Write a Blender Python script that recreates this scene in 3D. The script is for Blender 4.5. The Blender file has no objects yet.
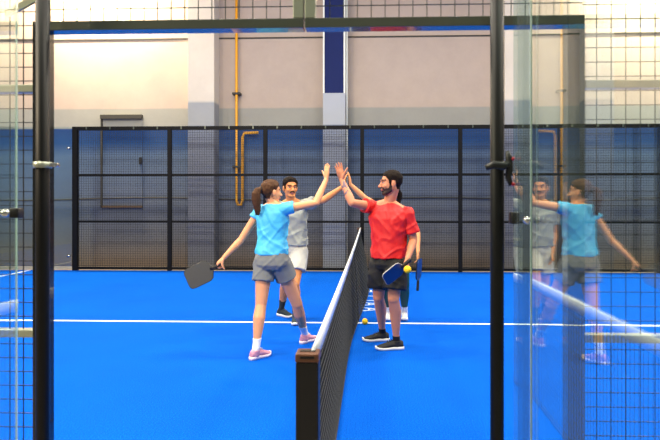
import bpy, bmesh, math, random
import numpy as np
from mathutils import Vector, Matrix, noise
random.seed(7)
scn = bpy.context.scene
col = scn.collection
V = Vector

# ------------------------------------------------------------------ camera
F, CX, CY = 582.0, 348.6, 200.0
YAW = math.radians(2.2)
CAM = V((0.18, 0.0, 1.47))
FW = V((-math.sin(YAW), math.cos(YAW), 0)); RT = V((math.cos(YAW), math.sin(YAW), 0)); UP = V((0, 0, 1))
def ray(px, py): return FW + RT * ((px - CX) / F) + UP * ((CY - py) / F)
def at(px, py, Y):
    d = ray(px, py); return CAM + d * (Y / d.y)
def gr(px, py):
    d = ray(px, py); return CAM + d * (-CAM.z / d.z)
cd = bpy.data.cameras.new('camera'); cam = bpy.data.objects.new('camera', cd); col.objects.link(cam)
cam.location = CAM; cam.rotation_euler = (math.pi / 2, 0, YAW)
cd.sensor_width = 36; cd.lens = 36 * F / 660
cd.shift_x = -(CX - 330) / 660; cd.shift_y = (CY - 220) / 660
cd.dof.use_dof = True; cd.dof.focus_distance = 6.0; cd.dof.aperture_fstop = 5.0
cd.clip_start = 0.05; cd.clip_end = 200
scn.camera = cam
scn.view_settings.view_transform = 'Standard'; scn.view_settings.look = 'None'
scn.view_settings.gamma = 1; scn.view_settings.exposure = 0.0

# ------------------------------------------------------------------ materials
def lin(c):
    return tuple((x / 255 / 12.92 if x <= 10 else ((x / 255 + .055) / 1.055) ** 2.4) for x in c) + (1,)
def mat(name, rgb, rough=.6, metal=0, var=0, vscale=20, spec=.5, sss=0, bump=0, bscale=200, coat=0):
    m = bpy.data.materials.new(name); m.use_nodes = True
    nt = m.node_tree; b = nt.nodes['Principled BSDF']
    b.inputs['Base Color'].default_value = lin(rgb)
    b.inputs['Roughness'].default_value = rough; b.inputs['Metallic'].default_value = metal
    b.inputs['Specular IOR Level'].default_value = spec
    b.inputs['Coat Weight'].default_value = coat
    if sss:
        b.inputs['Subsurface Weight'].default_value = sss; b.inputs['Subsurface Radius'].default_value = (.02, .008, .004)
        b.inputs['Subsurface Scale'].default_value = .5
    tc = nt.nodes.new('ShaderNodeTexCoord')
    if var:
        n = nt.nodes.new('ShaderNodeTexNoise'); n.inputs['Scale'].default_value = vscale; n.inputs['Detail'].default_value = 5
        nt.links.new(tc.outputs['Object'], n.inputs['Vector'])
        mx = nt.nodes.new('ShaderNodeMix'); mx.data_type = 'RGBA'
        c = lin(rgb)
        mx.inputs['A'].default_value = tuple(x * (1 - var) for x in c[:3]) + (1,)
        mx.inputs['B'].default_value = tuple(min(1, x * (1 + var)) for x in c[:3]) + (1,)
        nt.links.new(n.outputs['Fac'], mx.inputs['Factor']); nt.links.new(mx.outputs['Result'], b.inputs['Base Color'])
    if bump:
        n = nt.nodes.new('ShaderNodeTexNoise'); n.inputs['Scale'].default_value = bscale
        nt.links.new(tc.outputs['Object'], n.inputs['Vector'])
        bp = nt.nodes.new('ShaderNodeBump'); bp.inputs['Strength'].default_value = bump; bp.inputs['Distance'].default_value = .004
        nt.links.new(n.outputs['Fac'], bp.inputs['Height']); nt.links.new(bp.outputs['Normal'], b.inputs['Normal'])
    return m
def N(nt, t, **k):
    n = nt.nodes.new(t)
    for a, v in k.items(): setattr(n, a, v)
    return n
def ramp(nt, src, stops, interp='LINEAR'):
    r = nt.nodes.new('ShaderNodeValToRGB'); r.color_ramp.interpolation = interp
    e = r.color_ramp.elements
    while len(e) < len(stops): e.new(.5)
    for i, (p, c) in enumerate(stops): e[i].position = p; e[i].color = c
    nt.links.new(src, r.inputs['Fac']); return r

def wall_material(name, bands):
    # colour bands by height: list of (height, rgb) going up, over 8 m, with blotchy plaster variation and a scuffed foot
    m = bpy.data.materials.new(name); m.use_nodes = True; nt = m.node_tree; b = nt.nodes['Principled BSDF']
    tc = N(nt, 'ShaderNodeTexCoord'); sp = N(nt, 'ShaderNodeSeparateXYZ'); nt.links.new(tc.outputs['Object'], sp.inputs[0])
    n0 = N(nt, 'ShaderNodeTexNoise'); n0.inputs['Scale'].default_value = 3; n0.inputs['Detail'].default_value = 6
    nt.links.new(tc.outputs['Object'], n0.inputs['Vector'])
    ma = N(nt, 'ShaderNodeMath', operation='MULTIPLY_ADD'); ma.inputs[1].default_value = .02; nt.links.new(n0.outputs['Fac'], ma.inputs[0]); nt.links.new(sp.outputs['Z'], ma.inputs[2])
    dv = N(nt, 'ShaderNodeMath', operation='DIVIDE'); dv.inputs[1].default_value = 8; nt.links.new(ma.outputs[0], dv.inputs[0])
    r = ramp(nt, dv.outputs[0], [(h / 8, lin(c)) for h, c in bands])
    n1 = N(nt, 'ShaderNodeTexNoise'); n1.inputs['Scale'].default_value = 1.3; n1.inputs['Detail'].default_value = 9; n1.inputs['Roughness'].default_value = .7
    nt.links.new(tc.outputs['Object'], n1.inputs['Vector'])
    rr = ramp(nt, n1.outputs['Fac'], [(.3, (.86, .86, .87, 1)), (.7, (1.0, 1.0, 1.0, 1))])
    mx = N(nt, 'ShaderNodeMix', data_type='RGBA', blend_type='MULTIPLY'); mx.inputs['Factor'].default_value = 1
    nt.links.new(r.outputs['Color'], mx.inputs['A']); nt.links.new(rr.outputs['Color'], mx.inputs['B'])
    nt.links.new(mx.outputs['Result'], b.inputs['Base Color']); b.inputs['Roughness'].default_value = .85
    return m

def turf_material():
    m = bpy.data.materials.new('blue_turf'); m.use_nodes = True; nt = m.node_tree; b = nt.nodes['Principled BSDF']
    tc = N(nt, 'ShaderNodeTexCoord')
    n1 = N(nt, 'ShaderNodeTexNoise'); n1.inputs['Scale'].default_value = 110; n1.inputs['Detail'].default_value = 4
    n2 = N(nt, 'ShaderNodeTexNoise'); n2.inputs['Scale'].default_value = 1.1; n2.inputs['Detail'].default_value = 5
    n3 = N(nt, 'ShaderNodeTexNoise'); n3.inputs['Scale'].default_value = 260; n3.inputs['Detail'].default_value = 2
    wv = N(nt, 'ShaderNodeTexWave'); wv.bands_direction = 'X'; wv.inputs['Scale'].default_value = 12; wv.inputs['Distortion'].default_value = 3; wv.inputs['Detail'].default_value = 3
    for n in (n1, n2, n3, wv): nt.links.new(tc.outputs['Object'], n.inputs['Vector'])
    r1 = ramp(nt, n1.outputs['Fac'], [(.3, lin((0, 62, 164))), (.72, lin((0, 107, 230)))])
    r2 = ramp(nt, n2.outputs['Fac'], [(.3, (.82, .86, .9, 1)), (.7, (1.0, 1.0, 1.0, 1))])
    mx = N(nt, 'ShaderNodeMix', data_type='RGBA', blend_type='MULTIPLY'); mx.inputs['Factor'].default_value = 1
    nt.links.new(r1.outputs['Color'], mx.inputs['A']); nt.links.new(r2.outputs['Color'], mx.inputs['B'])
    rw = ramp(nt, wv.outputs['Fac'], [(0, (.93, .94, .95, 1)), (1, (1, 1, 1, 1))])
    mw = N(nt, 'ShaderNodeMix', data_type='RGBA', blend_type='MULTIPLY'); mw.inputs['Factor'].default_value = 1
    nt.links.new(mx.outputs['Result'], mw.inputs['A']); nt.links.new(rw.outputs['Color'], mw.inputs['B'])
    r3 = ramp(nt, n3.outputs['Fac'], [(.70, (0, 0, 0, 1)), (.76, (.3, .3, .3, 1))])
    m2 = N(nt, 'ShaderNodeMix', data_type='RGBA'); m2.inputs['B'].default_value = lin((190, 215, 245))
    nt.links.new(r3.outputs['Color'], m2.inputs['Factor']); nt.links.new(mw.outputs['Result'], m2.inputs['A'])
    nt.links.new(m2.outputs['Result'], b.inputs['Base Color'])
    b.inputs['Roughness'].default_value = .95; b.inputs['Specular IOR Level'].default_value = .04
    b.inputs['Sheen Weight'].default_value = .02; b.inputs['Sheen Tint'].default_value = lin((120, 180, 255))
    bp = N(nt, 'ShaderNodeBump'); bp.inputs['Strength'].default_value = .5; bp.inputs['Distance'].default_value = .01
    nt.links.new(n1.outputs['Fac'], bp.inputs['Height']); nt.links.new(bp.outputs['Normal'], b.inputs['Normal'])
    return m

def glass_material(name, tint, ior=1.9, haze=0.0):
    m = bpy.data.materials.new(name); m.use_nodes = True; nt = m.node_tree
    nt.nodes.remove(nt.nodes['Principled BSDF']); out = nt.nodes['Material Output']
    fr = N(nt, 'ShaderNodeFresnel'); ge = N(nt, 'ShaderNodeNewGeometry')
    mi = N(nt, 'ShaderNodeMix'); mi.inputs['A'].default_value = ior; mi.inputs['B'].default_value = 1 / ior
    nt.links.new(ge.outputs['Backfacing'], mi.inputs['Factor']); nt.links.new(mi.outputs['Result'], fr.inputs['IOR'])
    t = N(nt, 'ShaderNodeBsdfTransparent'); t.inputs['Color'].default_value = tint
    g = N(nt, 'ShaderNodeBsdfGlossy'); g.inputs['Roughness'].default_value = 0.0; g.inputs['Color'].default_value = (.95, 1, .98, 1)
    mx = N(nt, 'ShaderNodeMixShader'); nt.links.new(fr.outputs[0], mx.inputs[0]); nt.links.new(t.outputs[0], mx.inputs[1]); nt.links.new(g.outputs[0], mx.inputs[2])
    if haze:
        d = N(nt, 'ShaderNodeBsdfDiffuse'); d.inputs['Color'].default_value = (.7, .85, .8, 1)
        m3 = N(nt, 'ShaderNodeMixShader'); m3.inputs[0].default_value = haze
        nt.links.new(mx.outputs[0], m3.inputs[1]); nt.links.new(d.outputs[0], m3.inputs[2]); nt.links.new(m3.outputs[0], out.inputs[0])
    else: nt.links.new(mx.outputs[0], out.inputs[0])
    return m

def emis(name, rgb, s):
    m = bpy.data.materials.new(name); m.use_nodes = True; nt = m.node_tree; b = nt.nodes['Principled BSDF']
    b.inputs['Emission Color'].default_value = lin(rgb); b.inputs['Emission Strength'].default_value = s; return m

CREAM = (184, 168, 156)
M = dict(
    turf=turf_material(), line=mat('white_line', (238, 244, 250), .8, var=.06, vscale=60),
    slab=mat('concrete_slab', (120, 112, 104), .8, var=.25, vscale=4),
    wall=wall_material('painted_dimmed_wall', [(0, (116, 104, 92)), (.18, (116, 106, 98)), (.6, (106, 108, 114)), (1.6, (102, 114, 134)), (2.45, (86, 108, 138)), (2.75, (10, 66, 124)), (3.08, (6, 54, 112)), (3.085, (152, 152, 146)), (3.50, (154, 154, 148)), (3.51, CREAM), (8, CREAM)]),  # darker slate lower wall: the weaker light down there is put into the colour
    sidewall=mat('side_wall', (200, 196, 188), .85, var=.06, vscale=2),
    pillar=wall_material('pillar_paint', [(0, (104, 106, 112)), (3.05, (122, 130, 148)), (3.08, (156, 160, 166)), (3.58, (158, 162, 168)), (3.60, (214, 206, 194)), (8, (214, 206, 194))]),
    pillar2=mat('pillar_grey', (164, 170, 180), .8, var=.04, vscale=4),
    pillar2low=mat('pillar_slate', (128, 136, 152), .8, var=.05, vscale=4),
    bluesteel=mat('blue_steel', (0, 24, 84), .85, var=.1, vscale=3),
    ceil=mat('ceiling_sheet', (190, 190, 185), .8, var=.05, vscale=1),
    frame=mat('dark_steel', (34, 36, 34), .22, .55, var=.2, vscale=6, coat=.6),
    header=mat('header_steel', (98, 104, 90), .22, .5, var=.2, vscale=6, coat=.6),
    stile=mat('black_painted_tube', (12, 13, 13), .5, 0, var=.2, vscale=6, spec=.25),
    frame2=mat('grey_steel', (164, 172, 152), .3, .3, var=.12, vscale=6, coat=.5),
    fence=mat('black_fence_steel', (5, 6, 8), .6, 0, var=.2, vscale=8, spec=.2),
    wire=mat('black_wire', (24, 28, 32), .45, .2), wire2=mat('galvanised_wire', (84, 92, 86), .35, .6),
    silver=mat('silver', (200, 200, 195), .2, .9), yellow=mat('yellow_pipe_paint', (214, 150, 20), .45, var=.08, vscale=9),
    whitepipe=mat('white_pipe_paint', (225, 230, 225), .5, var=.04), darkgap=mat('dark_gap', (60, 58, 54), .8, var=.15, vscale=8),
    rustledge=mat('brown_ledge', (96, 76, 58), .8, var=.2, vscale=9),
    tape=mat('white_tape', (226, 232, 236), .6, var=.14, vscale=30), netmat=mat('net_cord', (26, 31, 31), .7, var=.25, vscale=90),
    black=mat('black_plastic', (7, 6, 7), .5, var=.2, vscale=12), copper=mat('copper_brown', (112, 74, 54), .45, .3, var=.2, vscale=30),
    red=mat('red_plastic', (170, 20, 35), .35, var=.1),
    glass=glass_material('gate_glass', (.92, .98, .965, 1), 2.0, .003), glassedge=glass_material('glass_strip', (.82, .91, .89, 1), 1.5, .012),
    greenedge=mat('green_glass_edge', (196, 220, 210), .15, 0, var=.1, vscale=5, coat=.5), wallglass=glass_material('court_glass', (.9, .96, .98, 1), 1.5),
    ball=mat('yellow_ball', (250, 205, 10), .6, var=.08, vscale=60), balldark=mat('ball_hole', (170, 110, 10), .7),
    logo=mat('printed_white', (205, 225, 250), .8, var=.1, vscale=30),
)

# ------------------------------------------------------------------ helpers
def obj(name, me, m, parent=None, smooth=True, loc=None):
    if isinstance(me, bmesh.types.BMesh):
        bm = me; me = bpy.data.meshes.new(name); bm.to_mesh(me); bm.free()
    ms = m if isinstance(m, (list, tuple)) else [m]
    me.materials.clear()
    for x in ms: me.materials.append(x)
    me.polygons.foreach_set('use_smooth', [smooth] * len(me.polygons))
    o = bpy.data.objects.new(name, me); col.objects.link(o)
    if parent:
        o.parent = parent
        o.matrix_parent_inverse = Matrix.Translation(parent.location).inverted()
    return o
def tag(o, label=None, cat=None, group=None, kind=None):
    if label: o['label'] = label
    if cat: o['category'] = cat
    if group: o['group'] = group
    if kind: o['kind'] = kind
    return o
def thing(name, label, cat, loc, group=None):
    o = bpy.data.objects.new(name, None); col.objects.link(o); o.location = loc; o.empty_display_size = .1
    return tag(o, label, cat, group)
def box(bm, x0, x1, y0, y1, z0, z1, bev=0):
    r = bmesh.ops.create_cube(bm, size=1, matrix=Matrix.Translation(((x0 + x1) / 2, (y0 + y1) / 2, (z0 + z1) / 2)) @ Matrix.Diagonal((abs(x1 - x0), abs(y1 - y0), abs(z1 - z0), 1)))
    if bev:
        es = {e for v in r['verts'] for e in v.link_edges}
        bmesh.ops.bevel(bm, geom=list(es), offset=bev, segments=2, affect='EDGES', profile=.5)
    return bm
def B(): return bmesh.new()
def frame_of(d):
    d = d.normalized(); a = UP if abs(d.z) < .9 else V((1, 0, 0))
    x = d.cross(a).normalized(); return x, d.cross(x).normalized()
def rings(bm, rs):
    vs = [[bm.verts.new(p) for p in r] for r in rs]; n = len(vs[0])
    for a, b in zip(vs, vs[1:]):
        for i in range(n): bm.faces.new((a[i], a[(i + 1) % n], b[(i + 1) % n], b[i]))
    bm.faces.new(vs[0][::-1]); bm.faces.new(vs[-1]); return vs
def tube(bm, pts, rad, n=12):
    pts = [V(p) for p in pts]; rads = rad if isinstance(rad, (list, tuple)) else [rad] * len(pts)
    rs = []
    X = None
    for i, p in enumerate(pts):
        d = (pts[min(i + 1, len(pts) - 1)] - pts[max(i - 1, 0)]).normalized()
        if X is None: X, _ = frame_of(d)
        X = (X - d * X.dot(d)).normalized(); Yv = d.cross(X)
        rs.append([p + (X * math.cos(t) + Yv * math.sin(t)) * rads[i] for t in (2 * math.pi * k / n for k in range(n))])
    rings(bm, rs); return bm
def bar(bm, a, b, w, h):  # rectangular bar between two points
    a, b = V(a), V(b); d = (b - a).normalized(); X, Yv = frame_of(d)
    rings(bm, [[p + X * sx * w / 2 + Yv * sy * h / 2 for sx, sy in ((-1, -1), (1, -1), (1, 1), (-1, 1))] for p in (a, b)]); return bm
def ell(bm, c, r, axes=None, seg=20):
    R = Matrix.Identity(4)
    if axes:
        for j in range(3):
            for i in range(3): R[i][j] = axes[j][i]
    bmesh.ops.create_uvsphere(bm, u_segments=seg, v_segments=seg // 2 + 2, radius=1, matrix=Matrix.Translation(V(c)) @ R @ Matrix.Diagonal((r[0], r[1], r[2], 1)))
def caps(bm, pts, rads, n=14, sq=1.0, side=None):
    """chain of tapered round limbs with spherical joints (overlapping shells, merged later)"""
    pts = [V(p) for p in pts]
    for i in range(len(pts) - 1):
        a, b, ra, rb = pts[i], pts[i + 1], rads[i], rads[i + 1]
        d = (b - a).normalized(); X, Yv = frame_of(d)
        rings(bm, [[a.lerp(b, t) + (X * math.cos(k) + Yv * math.sin(k)) * (ra + (rb - ra) * t) for k in (2 * math.pi * j / n for j in range(n))] for t in (0, .33, .66, 1)])
    for p, r in zip(pts, rads): ell(bm, p, (r, r, r), seg=14)
def loft(bm, secs, n=28, e=2.3):
    rs = []
    for c, rx, fx, hw, hd in secs:
        r = []
        for j in range(n):
            t = 2 * math.pi * j / n; ct, st = math.cos(t), math.sin(t)
            r.append(V(c) + rx * hw * math.copysign(abs(ct) ** (2 / e), ct) + fx * hd * math.copysign(abs(st) ** (2 / e), st))
        rs.append(r)
    rings(bm, rs)
def remesh(bm, voxel, smooth=4, fac=.5):
    me = bpy.data.meshes.new('tmp'); bm.to_mesh(me); bm.free()
    o = bpy.data.objects.new('tmp', me); col.objects.link(o)
    md = o.modifiers.new('r', 'REMESH'); md.mode = 'VOXEL'; md.voxel_size = voxel; md.adaptivity = 0
    sm = o.modifiers.new('s', 'SMOOTH'); sm.factor = fac; sm.iterations = smooth
    dg = bpy.context.evaluated_depsgraph_get(); dg.update()
    out = bpy.data.meshes.new_from_object(o.evaluated_get(dg))
    bpy.data.objects.remove(o); bpy.data.meshes.remove(me)
    return out
def displace(me, fn):
    me.update(); nrm = [v.normal.copy() for v in me.vertices]
    for v, n_ in zip(me.vertices, nrm): v.co = v.co + n_ * fn(v.co, n_)
    me.update()
def shell(src, pred, off, inner=-.002, jitter=None):
    """fitted layer over the faces of src that satisfy pred: hair, beard, sock, collar"""
    src.update(); bm = B(); bm.from_mesh(src); bm.normal_update()
    for f in bm.faces: f.tag = pred(f.calc_center_median())
    bmesh.ops.delete(bm, geom=[f for f in bm.faces if not f.tag], context='FACES')
    if not bm.faces: return bm
    nr = {v: v.normal.copy() for v in bm.verts}
    base = {v: v.co.copy() for v in bm.verts}
    bnd = [e for e in bm.edges if e.is_boundary]
    faces = list(bm.faces); vin = {}
    for v in list(nr):
        vin[v] = bm.verts.new(base[v] + nr[v] * inner)
        o_ = off(v.co) if callable(off) else off
        if jitter: o_ += jitter(v.co)
        v.co = base[v] + nr[v] * o_
    for f in faces:
        bm.faces.new([vin[v] for v in f.verts][::-1])
    for e in bnd:
        f = e.link_faces[0]
        l = [l for l in f.loops if l.edge == e][0]; a, b = l.vert, l.link_loop_next.vert
        try: bm.faces.new((b, a, vin[a], vin[b]))
        except ValueError: pass
    bmesh.ops.recalc_face_normals(bm, faces=bm.faces)
    return bm

# ------------------------------------------------------------------ setting
YF, YW, YN = 11.95, 12.8, 2.06      # far fence, far wall, near fence
def struct(name, bm, m, **k): return tag(obj(name, bm, m, smooth=False), kind='structure', **k)
struct('floor', box(B(), -18, 18, -4, YW + .3, -.12, -.012), M['slab'])
struct('court_turf', box(B(), -10, 10, 1.95, YF + .02, -.012, 0), M['turf'])
struct('wall_back', box(B(), -18, 18, YW, YW + .3, 0, 8), M['wall'])
struct('wall_left', box(B(), -18.2, -18, -4, YW + .3, 0, 8), M['sidewall'])
struct('wall_right', box(B(), 18, 18.2, -4, YW + .3, 0, 8), M['sidewall'])
struct('ceiling', box(B(), -18, 18, -4, YW + .3, 8, 8.2), M['ceil'])
def xat(px, Y): return at(px, 200, Y).x
PY0 = 12.38
struct('trim_1', box(B(), xat(188, PY0), xat(214, PY0), PY0, YW, 0, 8), M['pillar'])
def h(py, Y, px=330): return at(px, py, Y).z
p2 = box(B(), xat(323, PY0), xat(345, PY0), PY0, YW, 3.08, h(93, PY0)); struct('trim_2', p2, M['pillar2'])
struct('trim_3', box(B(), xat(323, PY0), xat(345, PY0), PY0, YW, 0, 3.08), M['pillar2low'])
struct('trim_4', box(B(), xat(505, PY0), xat(531, PY0), PY0, YW, 0, 8), M['pillar'])
bb = B(); x0, x1 = xat(323, PY0), xat(345, PY0)
for a, b, c, d in ((x0, x1, PY0 + .03, YW),): box(bb, a + .03, b - .03, c, d, h(93, PY0), 8)
o = struct('trim_5', bb, M['bluesteel'])
bb = B(); box(bb, x0, x0 + .03, PY0, YW, h(93, PY0), 8); box(bb, x1 - .03, x1, PY0, YW, h(93, PY0), 8); struct('trim_6', bb, M['whitepipe'])
bb = B(); zl = h(38, YW)
for a, b in ((-18, xat(188, YW)), (xat(214, YW), xat(323, YW)), (xat(345, YW), xat(505, YW)), (xat(531, YW), 18)): box(bb, a, b, YW - .015, YW, zl, zl + .03)
struct('trim_7', bb, M['darkgap'])

# court lines
lines = thing('court_line_markings', 'white court lines painted across the blue turf', 'court line', (0, 6.95, 0))
tag(lines, kind='structure')
obj('centre_line', box(B(), -7.15, 7.15, 6.925, 6.975, 0, .003), M['line'], lines, False)
for s in (-1, 1): obj('service_line', box(B(), s * 6.95 - .025, s * 6.95 + .025, 2.0, YF - .05, 0, .0031), M['line'], lines, False)
# printed lettering strokes on the turf beside the net (too slanted in the photo to read)
lt = thing('turf_lettering', 'white printed lettering on the blue turf beside the net, behind the yellow ball', 'lettering', (.15, 9.6, 0))
random.seed(3)
y = 7.7
for k in range(10):
    bm = B(); L = .30; x = .05
    w = .03
    st = random.choice([((0, 0, 0, 1), (0, 1, 1, 1), (0, .5, .8, .5)), ((0, 0, .5, 1), (.5, 1, 1, 0), (.2, .4, .8, .4)), ((0, 0, 1, 0), (0, 0, 0, 1), (0, 1, 1, 1)), ((0, 0, 0, 1), (0, 0, 1, 0))])
    for i_, (xa, ya, xb, yb) in enumerate(st):
        a = V((x + ya * .26, y + xa * L * .8, .003)); b = V((x + yb * .26, y + xb * L * .8, .003))
        bar(bm, a, b, w, .003) if abs(b.x - a.x) > abs(b.y - a.y) else bar(bm, a, b, w, .003)
    obj('letter', bm, M['logo'], lt, False); y += .40
obj('emblem', box(B(), .06, .22, 11.5, 11.8, .001, .004), M['logo'], lt, False)

# far fence
def grid(bm, x0, x1, z0, z1, y, step, w):
    n = int(round((x1 - x0) / step))
    for i in range(1, n): x = x0 + (x1 - x0) * i / n; box(bm, x - w / 2, x + w / 2, y - w / 2, y + w / 2, z0, z1)
    n = int(round((z1 - z0) / step))
    for i in range(1, n): z = z0 + (z1 - z0) * i / n; box(bm, x0, x1, y - w / 2 - w, y + w / 2 - w, z - w / 2, z + w / 2)
    return bm
def fence(y, label, x0, x1, n):
    t = thing('mesh_fence', label, 'fence', ((x0 + x1) / 2, y, 0))
    for i in range(n + 1):
        x = x0 + (x1 - x0) * i / n; w = .052 if i in (0, n) else .040
        obj('post', box(B(), x - w, x + w, y - .04, y + .04, 0, 3.0), M['fence'], t, False)
    for z, w in ((.05, .026), (1.02, .022), (1.99, .022), (2.965, .036)): obj('rail', box(B(), x0, x1, y - .028, y + .028, z - w, z + w), M['fence'], t, False)
    for i in range(n):
        a = x0 + (x1 - x0) * i / n + .03; b = x0 + (x1 - x0) * (i + 1) / n - .03
        obj('wire_mesh', grid(B(), a, b, .05, 2.97, y, .05, .0055), M['wire'], t, False)
    for i in range(int((x1 - x0) / .5)):
        x = x0 + .25 + i * .5; obj('cable_tie', box(B(), x - .012, x + .012, y - .042, y - .029, 2.94, 3.0), M['wire2'], t, False)
    return t
fence(YF, 'black steel wire mesh fence along the far side of the court behind the four players', -6, 6, 6)
def far_glass(x0, x1, label):
    t = thing('glass_wall_panel', label, 'glass panel', ((x0 + x1) / 2, YF, 0))
    obj('pane', box(B(), x0 + .02, x1 - .02, YF - .005, YF + .007, .02, 3.0), M['wallglass'], t, False)
    bm = B(); 
    for z in (.3, 2.55):
        for x in (x0 + .08, x1 - .08): tube(bm, [(x, YF - .03, z), (x, YF + .03, z)], .03)
    obj('clamp_bolt', bm, M['silver'], t)
    obj('post', box(B(), x0 - .03, x0 + .03, YF + .02, YF + .1, 0, 3), M['fence'], t, False)
far_glass(-8.05, -6.06, 'clear glass court wall panel at the left end of the far mesh fence')
far_glass(6.06, 8.05, 'clear glass court wall panel at the right end of the far mesh fence')
# cable along lower wall
bm = B(); 
for z in (1.49,): tube(bm, [(x, YW - .03, z + .03 * math.sin(x)) for x in np.linspace(-12, 12, 60)], .014, 6)
tag(obj('wall_cable', bm, M['darkgap']), 'thin dark cable run along the grey lower wall behind the fence', 'cable')
# yellow pipe
t = thing('gas_pipe', 'yellow gas pipe running down the wall left of the players', 'pipe', (xat(237, YW), YW - .12, 2))
xp = xat(236.5, YW - .12); xq = xat(242.5, YW - .12); zb = h(205, YW - .12)
obj('main_pipe', tube(B(), [(xp, YW - .12, 7.98), (xp, YW - .12, zb + .1), (xp + .03, YW - .12, zb), (xq - .03, YW - .12, zb), (xq, YW - .12, zb + .1), (xq, YW - .12, 2.85), (xq + .04, YW - .12, 2.94), (xq + .35, YW - .12, 2.95)], .03), M['yellow'], t)
for zz in (h(94, YW), 2.2, 6.1):
    obj('bracket', box(B(), xp - .09, xp + .09, YW - .16, YW - .001, zz - .025, zz + .025, .005), M['darkgap'], t, False)
tag(obj('drain_pipe', tube(B(), [(xat(346.8, 12.6), 12.6, 7.98), (xat(346.8, 12.6), 12.6, -.012)], .022), M['whitepipe']), 'thin white vertical pipe beside the blue pillar', 'pipe')
# hatch on the bright wall
t = thing('wall_hatch', 'rectangular wall hatch with dark lintel, left of the cream pillar', 'hatch', (xat(122, YW), YW, 1.4))
xa, xb = xat(102, YW), xat(143, YW); zt, zbm = h(115, YW), h(208, YW)
obj('lintel', box(B(), xa, xb, YW - .10, YW, zt - .07, zt + .02), M['darkgap'], t, False)
obj('panel', box(B(), xa + .03, xb, YW - .02, YW, zbm + .04, zt - .07), M['wall'], t, False)
obj('jamb', box(B(), xa, xa + .03, YW - .07, YW, zbm, zt - .07), M['darkgap'], t, False)
obj('sill', box(B(), xa, xb, YW - .07, YW, zbm, zbm + .05), M['rustledge'], t, False)
obj('handle', box(B(), xat(140, YW), xat(142.5, YW), YW - .06, YW - .02, h(164, YW), h(157, YW)), M['black'], t, False)

# ------------------------------------------------------------------ net
t = thing('court_net', 'black court net with white top tape running away between the two pairs', 'net', (0, 7, 0))
NX = -.037
def nz(y): return .90 - .035 * (1 - ((y - 7) / 4.9) ** 2)
def sway(y, z):   # the slack lower half of the net bellies out towards the far end
    a = max(0, min(1, (y - 5.2) / 4.6)); b = max(0, min(1, (11.79 - y) / 1.0))
    a = a * a * (3 - 2 * a); b = b * b * (3 - 2 * b)
    return NX + .19 * a * b * (1 - min(1, z / .86)) ** .7
y0, y1 = 2.225, 11.79
bm = B(); ny = int((y1 - y0) / .045)
for i in range(ny + 1):
    y = y0 + (y1 - y0) * i / ny; zt = nz(y); zs = [.01 + (zt - .02) * k / 6 for k in range(7)]
    for a, b in zip(zs, zs[1:]): bar(bm, (sway(y, a), y, a), (sway(y, b), y, b), .0036, .0036)
for k in range(20):
    ys = np.linspace(y0, y1, 26); f = k / 20
    for a, b in zip(ys, ys[1:]):
        za, zb_ = .01 + (nz(a) - .01) * f, .01 + (nz(b) - .01) * f
        bar(bm, (sway(a, za) + .002, a, za), (sway(b, zb_) + .002, b, zb_), .0035, .0035)
obj('netting', bm, M['netmat'], t, False)
bm = B(); ys = np.linspace(y0 - .05, y1 + .05, 30)
rings(bm, [[V((NX + a, y, nz(y) + b)) for a, b in ((-.008, -.055), (.008, -.055), (.010, .004), (.004, .012), (-.004, .012), (-.010, .004))] for y in ys])
obj('top_tape', bm, M['tape'], t)
obj('bottom_cord', tube(B(), [(sway(y, .02), y, .02) for y in ys], .008, 8), M['black'], t)
zc = [.01 + (nz(7) - .01) * k / 8 for k in range(9)]; bm = B()
rings(bm, [[V((sway(7, z) + a, 7 + b, z)) for a, b in ((-.009, -.027), (.011, -.027), (.011, .027), (-.009, .027))] for z in zc]); obj('centre_strap', bm, M['netmat'], t, False)
def net_post(y, label, dx=0):
    q = thing('net_post', label, 'net post', (-.055, y, 0))
    obj('shaft', box(B(), -.097, -.013, y - .04, y + .04, 0, .872, .004), M['black'], q, False)
    obj('cap', box(B(), -.099, -.011, y - .043, y + .043, .872, .905, .006), M['copper'], q, False)
    obj('slot', box(B(), -.080, -.028, y - .046, y - .040, .888, .896), M['black'], q, False)
    obj('slot', box(B(), -.084, -.026, y - .012, y + .012, .9045, .907), M['black'], q, False)
    obj('base_plate', box(B(), -.13, .02, y - .08, y + .08, 0, .01, .002), M['black'], q, False)
net_post(2.17, 'black square net post with brown cap in the near foreground')
net_post(11.84, 'black net post at the far end of the net by the mesh fence')

# ------------------------------------------------------------------ near fence with gateway
def nx(px): return xat(px, YN)
XL0, XL1, XR0, XR1 = nx(37), nx(50), nx(565), nx(582)
ZB0, ZB1 = h(30, YN, 305), h(20.5, YN, 305)
t = thing('gateway_frame', 'dark steel gateway frame with wire mesh panels in the near side fence', 'fence', (nx(308), YN, 0))
y0, y1 = YN - .03, YN + .03
obj('jamb', box(B(), XL0, XL1, y0, y1, 0, ZB1, .003), M['frame'], t, False)
obj('jamb', box(B(), XR0, XR1, y0, y1, 0, ZB1, .003), M['header'], t, False)
xm = nx(305)
obj('header', box(B(), XL1, xm - .002, y0, y1, ZB0, ZB1, .003), M['header'], t, False)
obj('header', box(B(), xm + .002, XR0, y0, y1, ZB0, ZB1, .003), M['header'], t, False)
obj('mullion', box(B(), nx(294), xm - .002, y0, y1, ZB1, 3.0, .003), M['frame2'], t, False)
obj('mullion', box(B(), xm + .002, nx(316), y0, y1, ZB1, 3.0, .003), M['frame2'], t, False)
for a, b in ((XL0, nx(294)), (nx(316), XR1)): obj('wire_mesh', grid(B(), a, b, ZB1, 3.0, YN, .05, .003), M['wire2'], t, False)
obj('wire_mesh', grid(B(), XL0 - 1.3, XL0, 0, 3.0, YN, .05, .003), M['wire'], t, False)
obj('wire_mesh', grid(B(), XR1, XR1 + 1.3, 0, 3.0, YN, .05, .003), M['wire'], t, False)
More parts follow.
